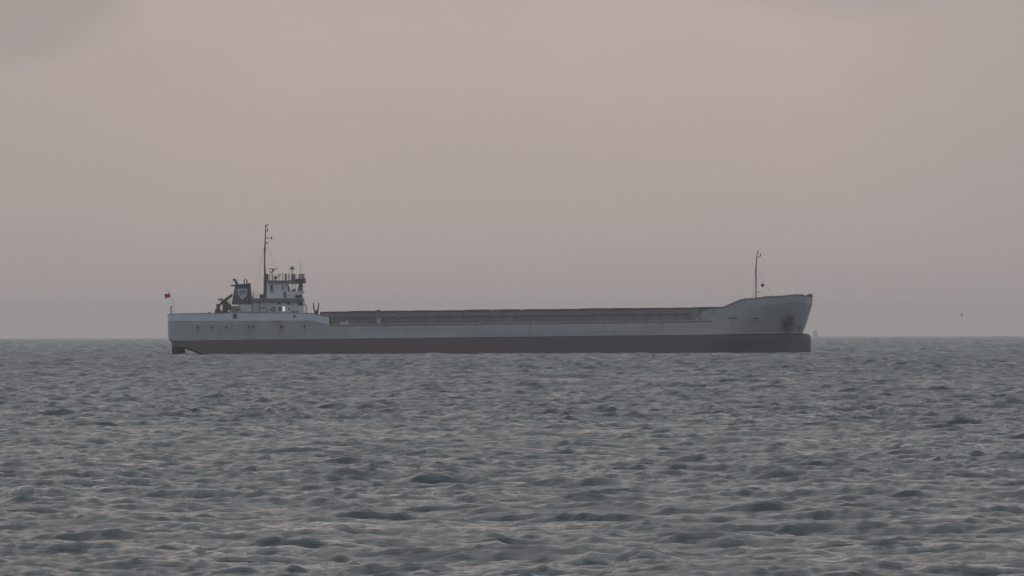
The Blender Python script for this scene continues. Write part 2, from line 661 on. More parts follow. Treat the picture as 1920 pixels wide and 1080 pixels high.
# rows: stern start px, stem end px (on the centreline), z, bow entrance start px, exponent
ROWS = [
    dict(z=-2.2, xs=sx(398), xe=sx(1498, 0), be=sx(1290), p=1.7),
    dict(z=-0.7, xs=sx(383), xe=sx(1499, 0), be=sx(1300), p=1.75),
    dict(z=S(372, 664)[1], xs=sx(372), xe=sx(1500, 0), be=sx(1315), p=1.8),
    dict(z=S(356, 657.5)[1], xs=sx(355), xe=sx(1501, 0), be=sx(1325), p=1.85),
    dict(z=S(341, 652.2)[1], xs=sx(342), xe=sx(1502, 0), be=sx(1330), p=1.9),
    dict(z=S(331, 650.2)[1], xs=sx(321), xe=sx(1503, 0), be=sx(1335), p=1.9),
    dict(z=S(331, 640.0)[1], xs=sx(319.6), xe=sx(1503.5, 0), be=sx(1340), p=1.95),
    dict(z=z_red, xs=sx(316.5), xe=S(1505, 626, 0)[0], be=sx(1350), p=2.0),
    dict(z=z_red + .25, xs=sx(314.6), xe=S(1506, 622.5, 0)[0], be=sx(1352), p=2.0),
    dict(z=(z_red + z_deck) / 2, xs=X_STERN, xe=S(1510, 611, 0)[0], be=sx(1362), p=2.1),
    dict(z=z_deck, xs=X_STERN, xe=S(1514.3, 597, 0)[0], be=sx(1375), p=2.3),
    dict(z='k', xs=X_STERN, xe=S(1523.2, 569.5, 0)[0], be=sx(1400), p=2.7),
    dict(z='t', xs=X_STERN, xe=S(1523.4, 556, 0)[0], be=sx(1402), p=2.8),
]


def half_breadth(r, x):
    hb = H
    if x > r['be']:
        u = min(1.0, (x - r['be']) / (r['xe'] - r['be']))
        hb = max(0.22, H * (1 - u ** r['p'])) if u < 1 else 0.22
    dx = x - r['xs']
    c, rr = 0.85, 2.0
    if dx < c:
        q = (c - dx) / c
        hb -= rr * (1 - math.sqrt(max(0, 1 - q * q)))
    return hb


ts = [0, .0008, .0018, .0032, .005, .0072, .0097, .012, .02, .04, .07, .1, .13, .16, .19]
L0 = ROWS[-1]['xe'] - X_STERN
ts += [(sx(p) - X_STERN) / L0 for p, _ in TOP[1:6]]
ts += list(np.linspace(.28, .80, 14))
ts += [(sx(p) - X_STERN) / L0 for p, _ in TOP[6:-1]]
ts += list(np.linspace(.86, 1.0, 40))
ts = sorted(set(round(float(a), 5) for a in ts))


def hull_point(r, tt, side):
    x = r['xs'] + (r['xe'] - r['xs']) * tt
    if r['z'] == 't':
        z = max(top_z(x), z_deck + .05)
    elif r['z'] == 'k':
        zt = max(top_z(x), z_deck + .05)
        fc = max(0.0, min(1.0, (x - sx(1395)) / (sx(1440) - sx(1395))))
        z = zt - (zt - z_deck) * (0.5 - 0.2 * fc) if x < sx(1300) else zt - max(0.02, min((zt - z_deck) * .5, .98))
    else:
        z = r['z']
    return (x, side * half_breadth(r, x), z)


hb_ = MB()
gridv = {}
for side in (-1, 1):
    for ri, r in enumerate(ROWS):
        for ti, tt in enumerate(ts):
            gridv[side, ri, ti] = hb_.bm.verts.new(hull_point(r, tt, side))
red_faces = []
nr, nt_ = len(ROWS), len(ts)
for side in (-1, 1):
    for ri in range(nr - 1):
        for ti in range(nt_ - 1):
            f = hb_.face([gridv[side, ri, ti], gridv[side, ri, ti + 1], gridv[side, ri + 1, ti + 1], gridv[side, ri + 1, ti]])
            f.material_index = 1 if ri < 7 else 0
for ri in range(nr - 1):     # transom and underside of the counter, stem plate
    f = hb_.face([gridv[-1, ri, 0], gridv[-1, ri + 1, 0], gridv[1, ri + 1, 0], gridv[1, ri, 0]])
    f.material_index = 1 if ri < 7 else 2
    f = hb_.face([gridv[-1, ri, nt_ - 1], gridv[1, ri, nt_ - 1], gridv[1, ri + 1, nt_ - 1], gridv[-1, ri + 1, nt_ - 1]])
    f.material_index = 1 if ri < 7 else 0
hb_.face([gridv[-1, 0, i] for i in range(nt_)] + [gridv[1, 0, i] for i in range(nt_ - 1, -1, -1)]).material_index = 1
hull = hb_.build('hull', [M['hull_grey'], M['hull_red'], M['transom']], ship)

# rust that has run down from the anchor pocket and from the freeing ports
hm = M['hull_grey'].node_tree
mixn = hm.nodes[M['hull_grey']['mix']]
bs = hm.nodes['Principled BSDF']
tco = hm.nodes.new('ShaderNodeTexCoord')
sp = hm.nodes.new('ShaderNodeSeparateXYZ')
hm.links.new(tco.outputs['Object'], sp.inputs[0])


def hmath(op, a, b_=None, clamp=False):
    n = hm.nodes.new('ShaderNodeMath')
    n.operation = op
    n.use_clamp = clamp
    for i, v in enumerate((a, b_)):
        if v is None:
            continue
        if isinstance(v, (int, float)):
            n.inputs[i].default_value = v
        else:
            hm.links.new(v, n.inputs[i])
    return n.outputs[0]


# plating: strakes of plates, each a shade apart
comb = hm.nodes.new('ShaderNodeCombineXYZ')
hm.links.new(sp.outputs[0], comb.inputs[0])
hm.links.new(sp.outputs[2], comb.inputs[1])
brick = hm.nodes.new('ShaderNodeTexBrick')
brick.inputs['Scale'].default_value = 1.0
brick.inputs['Brick Width'].default_value = 7.3
brick.inputs['Row Height'].default_value = 1.45
brick.inputs['Mortar Size'].default_value = 0.02
brick.inputs['Color1'].default_value = (.88, .88, .88, 1)
brick.inputs['Color2'].default_value = (1.08, 1.08, 1.08, 1)
brick.inputs['Mortar'].default_value = (.80, .79, .78, 1)
hm.links.new(comb.outputs[0], brick.inputs['Vector'])
plate = hm.nodes.new('ShaderNodeMix')
plate.data_type = 'RGBA'
plate.blend_type = 'MULTIPLY'
plate.inputs[0].default_value = 1.0
hm.links.new(mixn.outputs[2], plate.inputs[6])
hm.links.new(brick.outputs[0], plate.inputs[7])
stain = None
noise = hm.nodes.new('ShaderNodeTexNoise')
noise.inputs['Scale'].default_value = 1.0
noise.inputs['Detail'].default_value = 5
mpn = hm.nodes.new('ShaderNodeMapping')
mpn.inputs['Scale'].default_value = (3.0, 1.0, .5)
hm.links.new(tco.outputs['Object'], mpn.inputs[0])
hm.links.new(mpn.outputs[0], noise.inputs['Vector'])
for (px, py, rx, rz, st) in ((1477, 609, .95, 1.35, 1.0), (527, 616, .5, 1.0, .5), (520, 603, .8, .7, .5), (1374, 599, .7, .35, .25),
                             (1417, 600, .7, .35, .25), (400, 604, 1.6, .4, .2), (1500, 617, .4, .7, .45), (470, 618, .6, .8, .25),
                             (590, 606, 1.2, .3, .2), (724, 613, .14, .9, .4), (862, 611, .10, .7, .35), (994, 610, .16, 1.0, .4), (1131, 608, .12, .8, .35),
                             (1243, 607, .15, .9, .4), (1374, 606, .12, .9, .4), (371, 619, .12, .7, .4), (571, 617, .14, .8, .45), (436, 606, .2, .9, .35)):
    cx, cz = S(px, py, NEAR + (2.0 if px > 1440 else 0))
    u = hmath('DIVIDE', hmath('SUBTRACT', sp.outputs[0], cx), rx)
    v = hmath('DIVIDE', hmath('SUBTRACT', sp.outputs[2], cz), rz)
    r2 = hmath('ADD', hmath('MULTIPLY', u, u), hmath('MULTIPLY', v, v))
    e = hmath('MULTIPLY', hmath('POWER', 2.718, hmath('MULTIPLY', r2, -1.0)), st)
    stain = e if stain is None else hmath('MAXIMUM', stain, e)
stain = hmath('MULTIPLY', stain, hmath('ADD', noise.outputs[0], 0.45), clamp=True)
mx2 = hm.nodes.new('ShaderNodeMix')
mx2.data_type = 'RGBA'
hm.links.new(stain, mx2.inputs[0])
hm.links.new(plate.outputs[2], mx2.inputs[6])
mx2.inputs[7].default_value = (.165, .115, .10, 1)
hm.links.new(mx2.outputs[2], bs.inputs['Base Color'])

# deck plating
dk = MB()
prev = None
for tt in ts:
    r = ROWS[-1]
    x = r['xs'] + (r['xe'] - r['xs']) * tt
    z = max(top_z(x), z_deck + .05) - (.04 if x < sx(1325) else .04 + .7 * min(1, (x - sx(1325)) / 4.0))
    hbv = half_breadth(r, x) - .03
    cur = (dk.bm.verts.new((x, -hbv, z)), dk.bm.verts.new((x, hbv, z)))
    if prev:
        dk.face([prev[0], cur[0], cur[1], prev[1]])
    prev = cur
dk.build('deck', M['deck'], ship)

# bulbous bow
bb = MB()
zc_top = S(1513, 625.0, 0)[1]
zc_bot = -2.6
zc = (zc_top + zc_bot) / 2
hz = (zc_top - zc_bot) / 2
x0b, x1b = sx(1440, 0), S(1520.3, 640, 0)[0]
rings = []
for i in range(19):
    u = i / 18
    x = x0b + (x1b - x0b) * (1 - (1 - u) ** 1.8)
    q = max(0, (x - (x1b - 1.1)) / 1.1)
    sc_ = math.sqrt(max(0.0, 1 - q ** 3.2)) if q < 1 else 0.0
    sc_y = max(sc_, .02)
    sc_z = max(.80 + .20 * sc_, .02) if q < 1 else .78
    ring = []
    for k in range(20):
        a = 2 * math.pi * k / 20
        ca, sa = math.cos(a), math.sin(a)
        ring.append(bb.bm.verts.new((x, 1.35 * sc_y * math.copysign(abs(ca) ** .75, ca), zc + hz * sc_z * math.copysign(abs(sa) ** .6, sa))))
    rings.append(ring)
for i in range(18):
    for k in range(20):
        bb.face([rings[i][k], rings[i][(k + 1) % 20], rings[i + 1][(k + 1) % 20], rings[i + 1][k]])
bb.face(rings[-1])
bb.face(rings[0][::-1])
bulb = bb.build('bulbous_bow', M['hull_red'], hull, smooth=True)

# rudder
rd = MB().poly([(322.3, 650.6), (346.6, 650.6), (347.4, 676), (322.6, 676)], -.22, .22)
rudder = rd.build('rudder', M['dark'], hull, bevel=.04)
for (a, b_, c, d) in ((326.5, 328.6, 651.5, 653.6), (330.0, 332.4, 651.2, 653.2), (329.0, 331.0, 654.5, 656.5)):
    MB().box(a, b_, c, d, -.245, -.2).build('painted_mark', M['pale'], rudder)
pr = MB()
xh, zh = S(352, 680, 0)
for k in range(4):
    a = k * math.pi / 2 + .4
    pr.prism([(xh - .05, zh), (xh + .05, zh), (xh + .18, zh + .1), (xh, zh + .1)], -.1, .1)
    ca, sa = math.cos(a), math.sin(a)
    v = [pr.bm.verts.new((xh + dx, ca * rr - sa * w, zh + sa * rr + ca * w)) for dx, rr, w in ((-.12, .15, -.12), (.12, .15, .12), (.22, 1.0, .38), (-.02, 1.15, 0), (-.2, .95, -.38))]
    pr.face(v)
pr.tube([(xh - .4, 0, zh), (xh + 2.4, 0, zh)], [.1, .26])
pr.build('propeller', M['dark'], hull)

# portholes of the hull, freeing ports, anchor pocket
def ring_port(px, py, r, y, parent, frame='pale', pane='pane', depth=.06, name='porthole'):
    x, z = S(px, py, y)
    m = MB()
    seg = 16
    a = [m.bm.verts.new((x + r * PXM * 1.25 * math.cos(2 * math.pi * k / seg), y - depth, z + r * PXM * 1.25 * math.sin(2 * math.pi * k / seg))) for k in range(seg)]
    c = [m.bm.verts.new((x + r * PXM * math.cos(2 * math.pi * k / seg), y - depth, z + r * PXM * math.sin(2 * math.pi * k / seg))) for k in range(seg)]
    d = [m.bm.verts.new((x + r * PXM * math.cos(2 * math.pi * k / seg), y + .02, z + r * PXM * math.sin(2 * math.pi * k / seg))) for k in range(seg)]
    e = [m.bm.verts.new((x + r * PXM * 1.25 * math.cos(2 * math.pi * k / seg), y + .02, z + r * PXM * 1.25 * math.sin(2 * math.pi * k / seg))) for k in range(seg)]
    for k in range(seg):
        j = (k + 1) % seg
        m.face([a[k], a[j], c[j], c[k]])
        m.face([c[k], c[j], d[j], d[k]])
        m.face([e[k], e[j], a[j], a[k]])
    o = m.build(name, M[frame], parent)
    p = MB()
    p.face([p.bm.verts.new((x + r * PXM * 1.02 * math.cos(2 * math.pi * k / seg), y - .012, z + r * PXM * 1.02 * math.sin(2 * math.pi * k / seg))) for k in range(seg)])
    return o, p


for (px, py, r) in ((371, 614.2, 2.0), (397.6, 614.0, 2.0), (424, 614.0, 2.1), (468, 612.6, 1.6), (475.2, 612.6, 1.9), (528, 612.8, 2.2), (571, 611.8, 2.2)):
    o, p = ring_port(px, py, r, NEAR, hull, frame='ledge')
    q = p.build('pane', M['pane'], hull)
    q.name = 'porthole_pane'


def recess(px0, px1, py0, py1, y, parent, name='freeing_port', fr='ledge', mat='black'):
    m = MB()
    w = .05
    m.box(px0, px1, py0, py0 + .8, y - w, y + .01)
    m.box(px0, px1, py1 - .8, py1, y - w, y + .01)
    m.box(px0, px0 + .8, py0 + .8, py1 - .8, y - w, y + .01)
    m.box(px1 - .8, px1, py0 + .8, py1 - .8, y - w, y + .01)
    o = m.build(name, M[fr], parent)
    b2 = MB().box(px0 + .75, px1 - .75, py0 + .75, py1 - .75, y - .015, y + .01)
    return o, b2.build('opening' if name != 'window' else 'pane', M[mat], o)


recess(1366, 1382, 594.8, 597.8, NEAR, hull)
recess(1412, 1422, 595.2, 598.2, NEAR + .02, hull)
# anchor pocket: a dark recessed box with the anchor in it
yb = -half_breadth(ROWS[10], sx(1477)) + .38
ap = MB()
pp = [(1472.5, 594), (1488.5, 593.2), (1485.5, 609.5), (1475.5, 613)]
ap.poly(pp, yb - .35, yb + .4)
pocket = ap.build('anchor_pocket', M['brown'], hull)
an = MB()
an.ptube([(1480, 596), (1479, 610)], 1.2, yb - .5)
an.ptube([(1473.5, 605.5), (1476, 610), (1479.2, 611.5), (1482.5, 609.5), (1484.5, 604.5)], [.6, 1.3, 1.6, 1.3, .6], yb - .5)
an.build('anchor', M['dark'], pocket)
for (a, b_, c, d) in ((1498.5, 1503, 612.5, 614.5),):
    yy = -half_breadth(ROWS[9], sx(1500)) - .15
    MB().box(a, b_, c, d, yy, yy + .5).build('hull_mark', M['dark'], hull)
MB().box(1401.8, 1404.4, 563.4, 567.4, NEAR - .05, NEAR + .2).build('painted_mark', M['white'], hull)
MB().box(669.6, 673.9, 608.8, 621.6, NEAR - .05, NEAR + .1).build('pilot_door', M['pale'], hull)
# rubbing strake just under the deck edge
rs = MB()
xa, xb = sx(618), sx(1336)
rs.prism([(xa, z_deck - .16), (xb, z_deck - .16), (xb, z_deck - .03), (xa, z_deck - .03)], NEAR - .07, NEAR + .03)
rs.build('rubbing_strake', M['ledge'], hull)

# ------------------------------------------------------------------ bulwark round the stern
BT = [(314, 590.2), (330, 588.9), (400, 588.1), (440, 587.2), (560, 586.9), (577, 587.3), (600, 590.6), (617, 595.4)]
btx = np.array([S(a, b_)[0] for a, b_ in BT])
btz = np.array([S(a, b_)[1] for a, b_ in BT])
r = ROWS[-1]
path = []
tt_list = [a for a in ts if r['xs'] + (r['xe'] - r['xs']) * a <= sx(617) + .02]
for a in reversed(tt_list):
    x = r['xs'] + (r['xe'] - r['xs']) * a
    path.append((x, -half_breadth(r, x)))
path += [(x, -y) for x, y in reversed(path)]
bw = MB()
n = len(path)
prev = None
for i, (x, y) in enumerate(path):
    z0 = top_z(x) - .03
    z1 = float(np.interp(x, btx, btz))
    sgn = -1 if y < 0 else 1
    inx = .0 if x > X_STERN + .05 else .16
    o_ = [(x - (.03 if inx else 0), y + sgn * .03, z0), (x - (.03 if inx else 0), y + sgn * .03, z1), (x + inx, y - sgn * .14, z1), (x + inx, y - sgn * .14, z0)]
    cur = [bw.bm.verts.new(q) for q in o_]
    if prev:
        for k in range(4):
            f = bw.face([prev[k], cur[k], cur[(k + 1) % 4], prev[(k + 1) % 4]])
            if f and abs(x - path[i - 1][0]) < .05:
                f.material_index = 1
    else:
        bw.face(cur)
    prev = cur
bw.face(prev)
bulwark = bw.build('bulwark', [M['bulwark'], M['transom']], ship)
# dark capping rail on the bulwark
cp = MB()
for sgn in (-1, 1):
    pts = [(x, y - .0 * sgn, float(np.interp(x, btx, btz)) + .035) for x, y in path if (y < 0) == (sgn < 0)]
    cp.tube(pts, .06, 6)
cp.build('cap_rail', M['ledge'], bulwark)
YB = NEAR - .03
recess(436.5, 444.3, 588.8, 597.0, YB, bulwark, name='mooring_port', mat='brown')
o, p = ring_port(552, 593.2, 2.3, YB, bulwark, frame='pale', name='fairlead')
p.build('opening', M['black'], o)

# ------------------------------------------------------------------ hatch coaming and covers
YC = -4.6
hc = MB()
zt = S(1000, 581.8, YC)[1]
xa, xb = sx(600, YC), sx(1356, YC)
hc.prism([(xa, z_deck), (xb, z_deck), (xb, zt), (xa, zt)], YC, -YC)
coam = hc.build('hatch_coaming', M['coaming'], ship)
MB().poly([(1302, 600.6), (1356, 599.9), (1356, 577.2), (1338, 577.4), (1318, 584)], YC - .05, YC - .004).build('breakwater', M['hull_grey'], coam)
zm = z_deck + (zt - z_deck) * .60
for y in (YC,):
    m = MB()
    m.prism([(xa, zm - .05), (sx(1300, YC), zm - .05), (sx(1300, YC), zm + .05), (xa, zm + .05)], y - .16, y - .003)
    m.build('coaming_rail', M['ledge'], coam)
nst = 30
stay_mesh = None
for k in range(nst):
    x = xa + 1.6 + (xb - xa - 3) * k / (nst - 1)
    if stay_mesh is None:
        m = MB()
        m.bm.verts.ensure_lookup_table()
        a = [m.bm.verts.new((0 + dx, yy, zz)) for dx in (-.03, .03) for yy, zz in ((YC - .003, z_deck + .06), (YC - .55, z_deck + .06), (YC - .12, zt - .1), (YC - .003, zt - .1))]
        m.face(a[:4]); m.face(a[4:][::-1])
        for i in range(4):
            m.face([a[i], a[(i + 1) % 4], a[4 + (i + 1) % 4], a[4 + i]])
        o = m.build('coaming_stay', M['coaming'], coam)
        stay_mesh = o.data
    else:
        o = bpy.data.objects.new('coaming_stay', stay_mesh)
        COL.objects.link(o)
        o.parent = coam
    o.location.x = x
ncov = 14
for k in range(ncov):
    w = (xb - xa) / ncov
    x0, x1 = xa + w * k + .04, xa + w * (k + 1) - .04
    zz = zt + .003
    th = .12 + .016 * ((k * 7) % 4)
    MB().prism([(x0, zz), (x1, zz), (x1, zz + th), ((x0 + x1) / 2, zz + th + .03), (x0, zz + th)], YC - .12, -YC + .12).build('hatch_cover', M['cover'], coam)
# gear standing on the side deck near the house
for (a, b_, c, d, mm, nm) in ((622, 630, 600.5, 607, 'coaming', 'vent_box'), (637.5, 645.5, 603.5, 608.6, 'pale', 'vent_box'),
                              (646.5, 652.5, 602.5, 608.4, 'pale', 'vent_box'), (706.5, 714.5, 596.5, 606.6, 'hull_grey', 'deck_locker'),
                              (1256, 1264, 596.5, 601.2, 'coaming', 'deck_locker')):
    MB().box(a, b_, c, d, NEAR + .35, NEAR + 1.1).build(nm, M[mm], coam, bevel=.03)
gearx = MB()
gearx.ptube([(703, 583.6), (709, 582), (714, 583.4), (719, 583.2)], [.7, 1.3, 1.1, .6], YC + .4)
gearx.build('coiled_hose', M['dark'], coam)

# U shaped derrick rest forward of the house
cr = MB()
YR = -3.0
for q in ([(587.6, 567.5), (588.2, 576), (590, 582.5), (592.6, 585)], [(597.8, 567.5), (597.0, 576), (595.6, 582.5), (592.8, 585)]):
    cr.ptube(q, [.9, 1.3, 1.5, 1.6], YR)
cr.box(589.2, 596.6, 582.8, 590, YR - .35, YR + .35)
cr.build('crane_rest', M['dark'], ship)

# ------------------------------------------------------------------ deckhouse
YH = -4.7
dh = MB()
dh.poly([(471, 565.2), (568.4, 565.2), (568.4, 600), (471, 600)], YH, -YH)
house = dh.build('deckhouse', M['white'], ship)
sl = MB().poly([(470.6, 559.6), (568.2, 559.6), (568.2, 565.1), (470.6, 565.1)], YH - .55, -YH + .55)
sl.build('boat_deck', M['ledge'], house)
MB().poly([(470.4, 559.0), (568.4, 559.0), (568.4, 559.9), (470.4, 559.9)], YH - .62, YH - .552).build('deck_edge', M['pale'], house)
# the darker forward half of the side wall carries fittings
ring, p = ring_port(542, 579.6, 1.7, YH, house)
p.build('pane', M['pane'], ring)
recess(521.8, 528.2, 575.4, 583.6, YH, house, name='window', fr='pale', mat='pane')
recess(538.6, 543.8, 566.4, 570.6, YH, house, name='vent_grille', fr='ledge', mat='dark')
recess(521.6, 526.2, 566.6, 570.8, YH, house, name='vent_grille', fr='ledge', mat='dark')
recess(558.5, 568.2, 567.2, 573.0, YH, house, name='vent_grille', fr='ledge', mat='dark')
MB().box(530.1, 534.1, 574.9, 583.4, YH - .07, YH + .02).build('deck_lamp', M['lamp'], house)
# recessed side door and stair rail aft
o = MB().box(474.5, 484.5, 567.5, 587.0, YH - .05, YH + .02).build('door', M['bulwark'], house)
MB().box(482, 483.4, 577, 579, YH - .1, YH - .052).build('handle', M['dark'], o)
MB().box(472.0, 474.0, 565.2, 590, YH - .35, YH - .2).build('stanchion', M['ledge'], house)
MB().box(485.4, 487.4, 565.2, 590, YH - .35, YH - .2).build('stanchion', M['ledge'], house)
m = MB()
m.ptube([(486.5, 578.5), (491, 577), (496, 577), (500, 579), (502, 583), (502.5, 592)], 1.15, YH - .9)
m.build('davit', M['ledge'], house)
m = MB()
m.ptube([(568.6, 570.5), (571.5, 570.2), (573.6, 573), (574.4, 578), (574, 588)], .85, YH + 1.2)
m.build('vent_pipe', M['dark'], house)
for px, py, r_ in ((513, 579.4, 4.0),):
    pass
for (a, b_, c, d) in ((505.4, 507.4, 577.5, 582), (549.5, 552.8, 581.5, 587), (556.2, 559.4, 581.0, 586.4), (545, 547, 583, 587)):
    MB().box(a, b_, c, d, YH - .12, YH + .02).build('wall_fitting', M['ledge'], house)

# engine casing below the funnel
cs = MB()
cs.poly([(446, 571.2), (471.5, 571.2), (471.5, 600), (446, 600)], -3.6, 3.6)
casing = cs.build('engine_casing', M['white'], ship)
MB().poly([(433.5, 573.5), (446.2, 573.5), (446.2, 600), (433.5, 600)], -3.3, 3.3).build('casing_annex', M['coaming'], casing)
MB().poly([(449.5, 584.6), (498.5, 584.2), (498.5, 587.6), (449.5, 588)], YH - .8, YH - .1).build('stowed_gangway', M['ledge'], ship)
m = MB()
m.ptube([(447, 574), (449.5, 573), (449.5, 579.5)], .9, -3.75)
m.box(444.8, 450.0, 578.3, 582.0, -4.0, -3.5)
m.build('valve_box', M['ledge'], casing)

# ------------------------------------------------------------------ funnel
YF = -2.2
fu = MB()
out_top = [(440.6, 534.6), (468.9, 533.2)]
lo = [(434.0, 571.0), (471.4, 571.0)]


def ring4(pxl, pxr, pyl, pyr, yh):
    res = []
    ch = .45
    (xl, zl), (xr, zr) = S(pxl, pyl, -yh), S(pxr, pyr, -yh)
    for x, y, z in ((xl + ch, -yh, zl), (xr - ch, -yh, zr), (xr, -yh + ch, zr), (xr, yh - ch, zr), (xr - ch, yh, zr), (xl + ch, yh, zl), (xl, yh - ch, zl), (xl, -yh + ch, zl)):
        res.append(fu.bm.verts.new((x, y, z)))
    return res


rg = [ring4(433.9, 471.6, 571.1, 571.1, 2.25), ring4(436.2, 471.8, 557, 556, 2.2), ring4(438.6, 470.4, 545, 548, 2.15), ring4(440.6, 468.9, 534.4, 533.0, 2.1)]
for i in range(3):
    for k in range(8):
        fu.face([rg[i][k], rg[i][(k + 1) % 8], rg[i + 1][(k + 1) % 8], rg[i + 1][k]])
fu.face(rg[0][::-1])
fu.face(rg[-1])
funnel = fu.build('funnel', M['funnel'], ship)
# shield emblem: pale border, grey field and a block inside, standing a little off the plate
sh = [(445.0, 542.6), (454, 541.4), (463.3, 541.8), (462.8, 550), (460.5, 556), (454.6, 562.0), (449.5, 557.6), (446.2, 552)]
inn = [(447.6, 544.6), (454, 543.4), (461.2, 543.8), (460.7, 549.6), (458.6, 554.6), (454.6, 558.6), (451.0, 555.4), (448.6, 551)]
e1 = MB().poly(sh, -2.30, -2.0).build('shield_emblem', M['emblem'], funnel)
MB().poly(inn, -2.318, -2.1).build('shield_field', M['emblem_in'], e1)
MB().poly([(452.5, 552.0), (458.0, 552.0), (456.8, 555.4), (454.6, 557.4), (452.8, 555.4)], -2.33, -2.2).build('shield_charge', M['emblem'], e1)
MB().poly([(439.8, 533.2), (469.6, 531.8), (469.4, 534.4), (440.2, 535.6)], -2.2, 2.2).build('funnel_cap', M['dark'], funnel)
MB().poly([(466.2, 531.0), (468.8, 530.8), (469.6, 536), (466.2, 536)], -1.9, -1.2).build('lug', M['dark'], funnel)
m = MB()
m.ptube([(444.2, 536), (444.0, 531.5), (442.6, 527.6), (440.2, 525.0), (436.6, 523.6)], [2.4, 2.4, 2.4, 2.3, 2.0], -.6, 12)
m.build('exhaust_pipe', M['dark'], funnel, smooth=True)
MB().poly([(431.0, 534.2), (441, 534.0), (441, 536.8), (434.5, 536.8)], -1.4, 1.0).build('spark_tray', M['brown'], funnel)
m = MB()
m.ptube([(458.2, 534), (458.2, 528), (457.2, 524.2)], 1.0, -.9)
m.build('vent_pipe', M['dark'], funnel)
m = MB()
m.ptube([(463.4, 534), (463.2, 528), (461.8, 524.8), (460.0, 523.4)], 1.2, -.3)
m.build('vent_pipe', M['dark'], funnel)
m = MB()
m.ptube([(472.6, 555), (473.8, 562), (475, 569)], 1.2, -1.8)
m.build('vent_pipe', M['ledge'], funnel)

# ------------------------------------------------------------------ folded deck crane abaft the funnel
YK = -2.6
crane = bpy.data.objects.new('deck_crane', None)
COL.objects.link(crane)
crane.parent = ship
m = MB()
m.poly([(417, 566.5), (425, 563.8), (427.6, 566.6), (433.4, 571.8), (433.6, 584.5), (431.5, 584.8), (430.2, 580.5), (427.5, 582), (427.5, 588), (415.6, 588), (417.2, 577)], YK - .5, YK + .5)
m.build('winch_housing', M['brown'], crane, bevel=.04)
m = MB()
m.poly([(405.0, 568.6), (408, 570.2), (411.5, 569), (413.6, 572.6), (411.8, 578.5), (415.6, 583), (416, 588.5), (403, 588.5), (402.8, 581), (406, 577.5)], YK - .4, YK + .4)
m.build('pedestal', M['brown'], crane, bevel=.04)
m = MB()
m.ptube([(412.2, 572.4), (415.4, 568), (418.4, 563)], [1.6, 2.3, 2.4], YK)
m.build('knuckle_arm', M['brown'], crane)
m = MB()
m.poly([(416.8, 563.2), (419.6, 566.2), (425.8, 563.5), (435.4, 556.2), (436.2, 550.8), (434.2, 551.0)], YK - .25, YK + .25)
m.build('boom', M['brown'], crane)
m = MB()
m.ptube([(408.8, 563.6), (411, 561.8), (414.5, 560.6), (418, 561.4)], [1.0, 1.7, 1.9, 1.2], YK)
m.build('hook_block', M['dark'], crane)
m = MB()
m.ptube([(428.8, 564.2), (432.5, 568.6)], .5, YK)
m.ptube([(433.6, 560), (430.0, 569.5)], .4, YK)
m.build('hydraulic_hose', M['dark'], crane)
m = MB()
m.ptube([(426.5, 586), (431.5, 586)], 2.0, YK - .3, 10)
m.build('winch_drum', M['dark'], crane)

# aft deck fittings
m = MB()
m.lathe(392.3, -4.6, [(589, 1.3), (586.6, 1.2), (586.2, 2.0), (585.0, 1.8), (584.8, .8)], 12)
m.build('bollard', M['dark'], ship)
MB().box(367.5, 381.8, 586.9, 590, -4.0, -2.6).build('hatch_lid', M['ledge'], ship, bevel=.03)
m = MB()
m.ptube([(320.8, 590), (320.8, 574.6)], [.95, .8], -2.2)
m.box(319.5, 322.1, 574.2, 578.2, -2.4, -2.0)
m.box(319.7, 321.9, 581.2, 586.8, -2.38, -2.02)
m.build('stern_light', M['dark'], ship)
m = MB()
YS = -.6
m.ptube([(324.6, 590, YS), (326.8, 580.5, YS)], .5)
m.ptube([(326.6, 580.8, YS), (327.2, 577.0, YS), (323.2, 564, YS), (315.9, 543.5, YS)], [.55, .5, .45, .35])
m.build('flag_staff', M['pale'], ship)
# the flag: a waving cloth
fl = MB()
cols, rws = 9, 6
P00, P10, P01, P11 = (318.0, 549.4), (308.0, 552.4), (319.2, 556.8), (309.8, 560.2)
gv = []
for sgn in (0, 1):
    lay = []
    for j in range(rws):
        for i in range(cols):
            u, v = i / (cols - 1), j / (rws - 1)
            px = (P00[0] * (1 - u) + P10[0] * u) * (1 - v) + (P01[0] * (1 - u) + P11[0] * u) * v
            py = (P00[1] * (1 - u) + P10[1] * u) * (1 - v) + (P01[1] * (1 - u) + P11[1] * u) * v + .35 * math.sin(u * 6 + .4)
            y = YS + .12 * math.sin(u * 7 + v * 1.5) * (0.2 + u) + sgn * .012
            x, z = S(px, py, YS)
            lay.append(fl.bm.verts.new((x, y, z)))
    gv.append(lay)
for j in range(rws - 1):
    for i in range(cols - 1):
        q = [j * cols + i, j * cols + i + 1, (j + 1) * cols + i + 1, (j + 1) * cols + i]
        fl.face([gv[0][k] for k in q])
        fl.face([gv[1][k] for k in q[::-1]])
flag = fl.build('flag', M['red_flag'], None, smooth=True)
flag.matrix_world = ROOT_M
thing(flag, 'small plain red flag flying from the raked staff at the stern', 'flag')

# ------------------------------------------------------------------ wheelhouse
YW = -3.4
wh = MB()
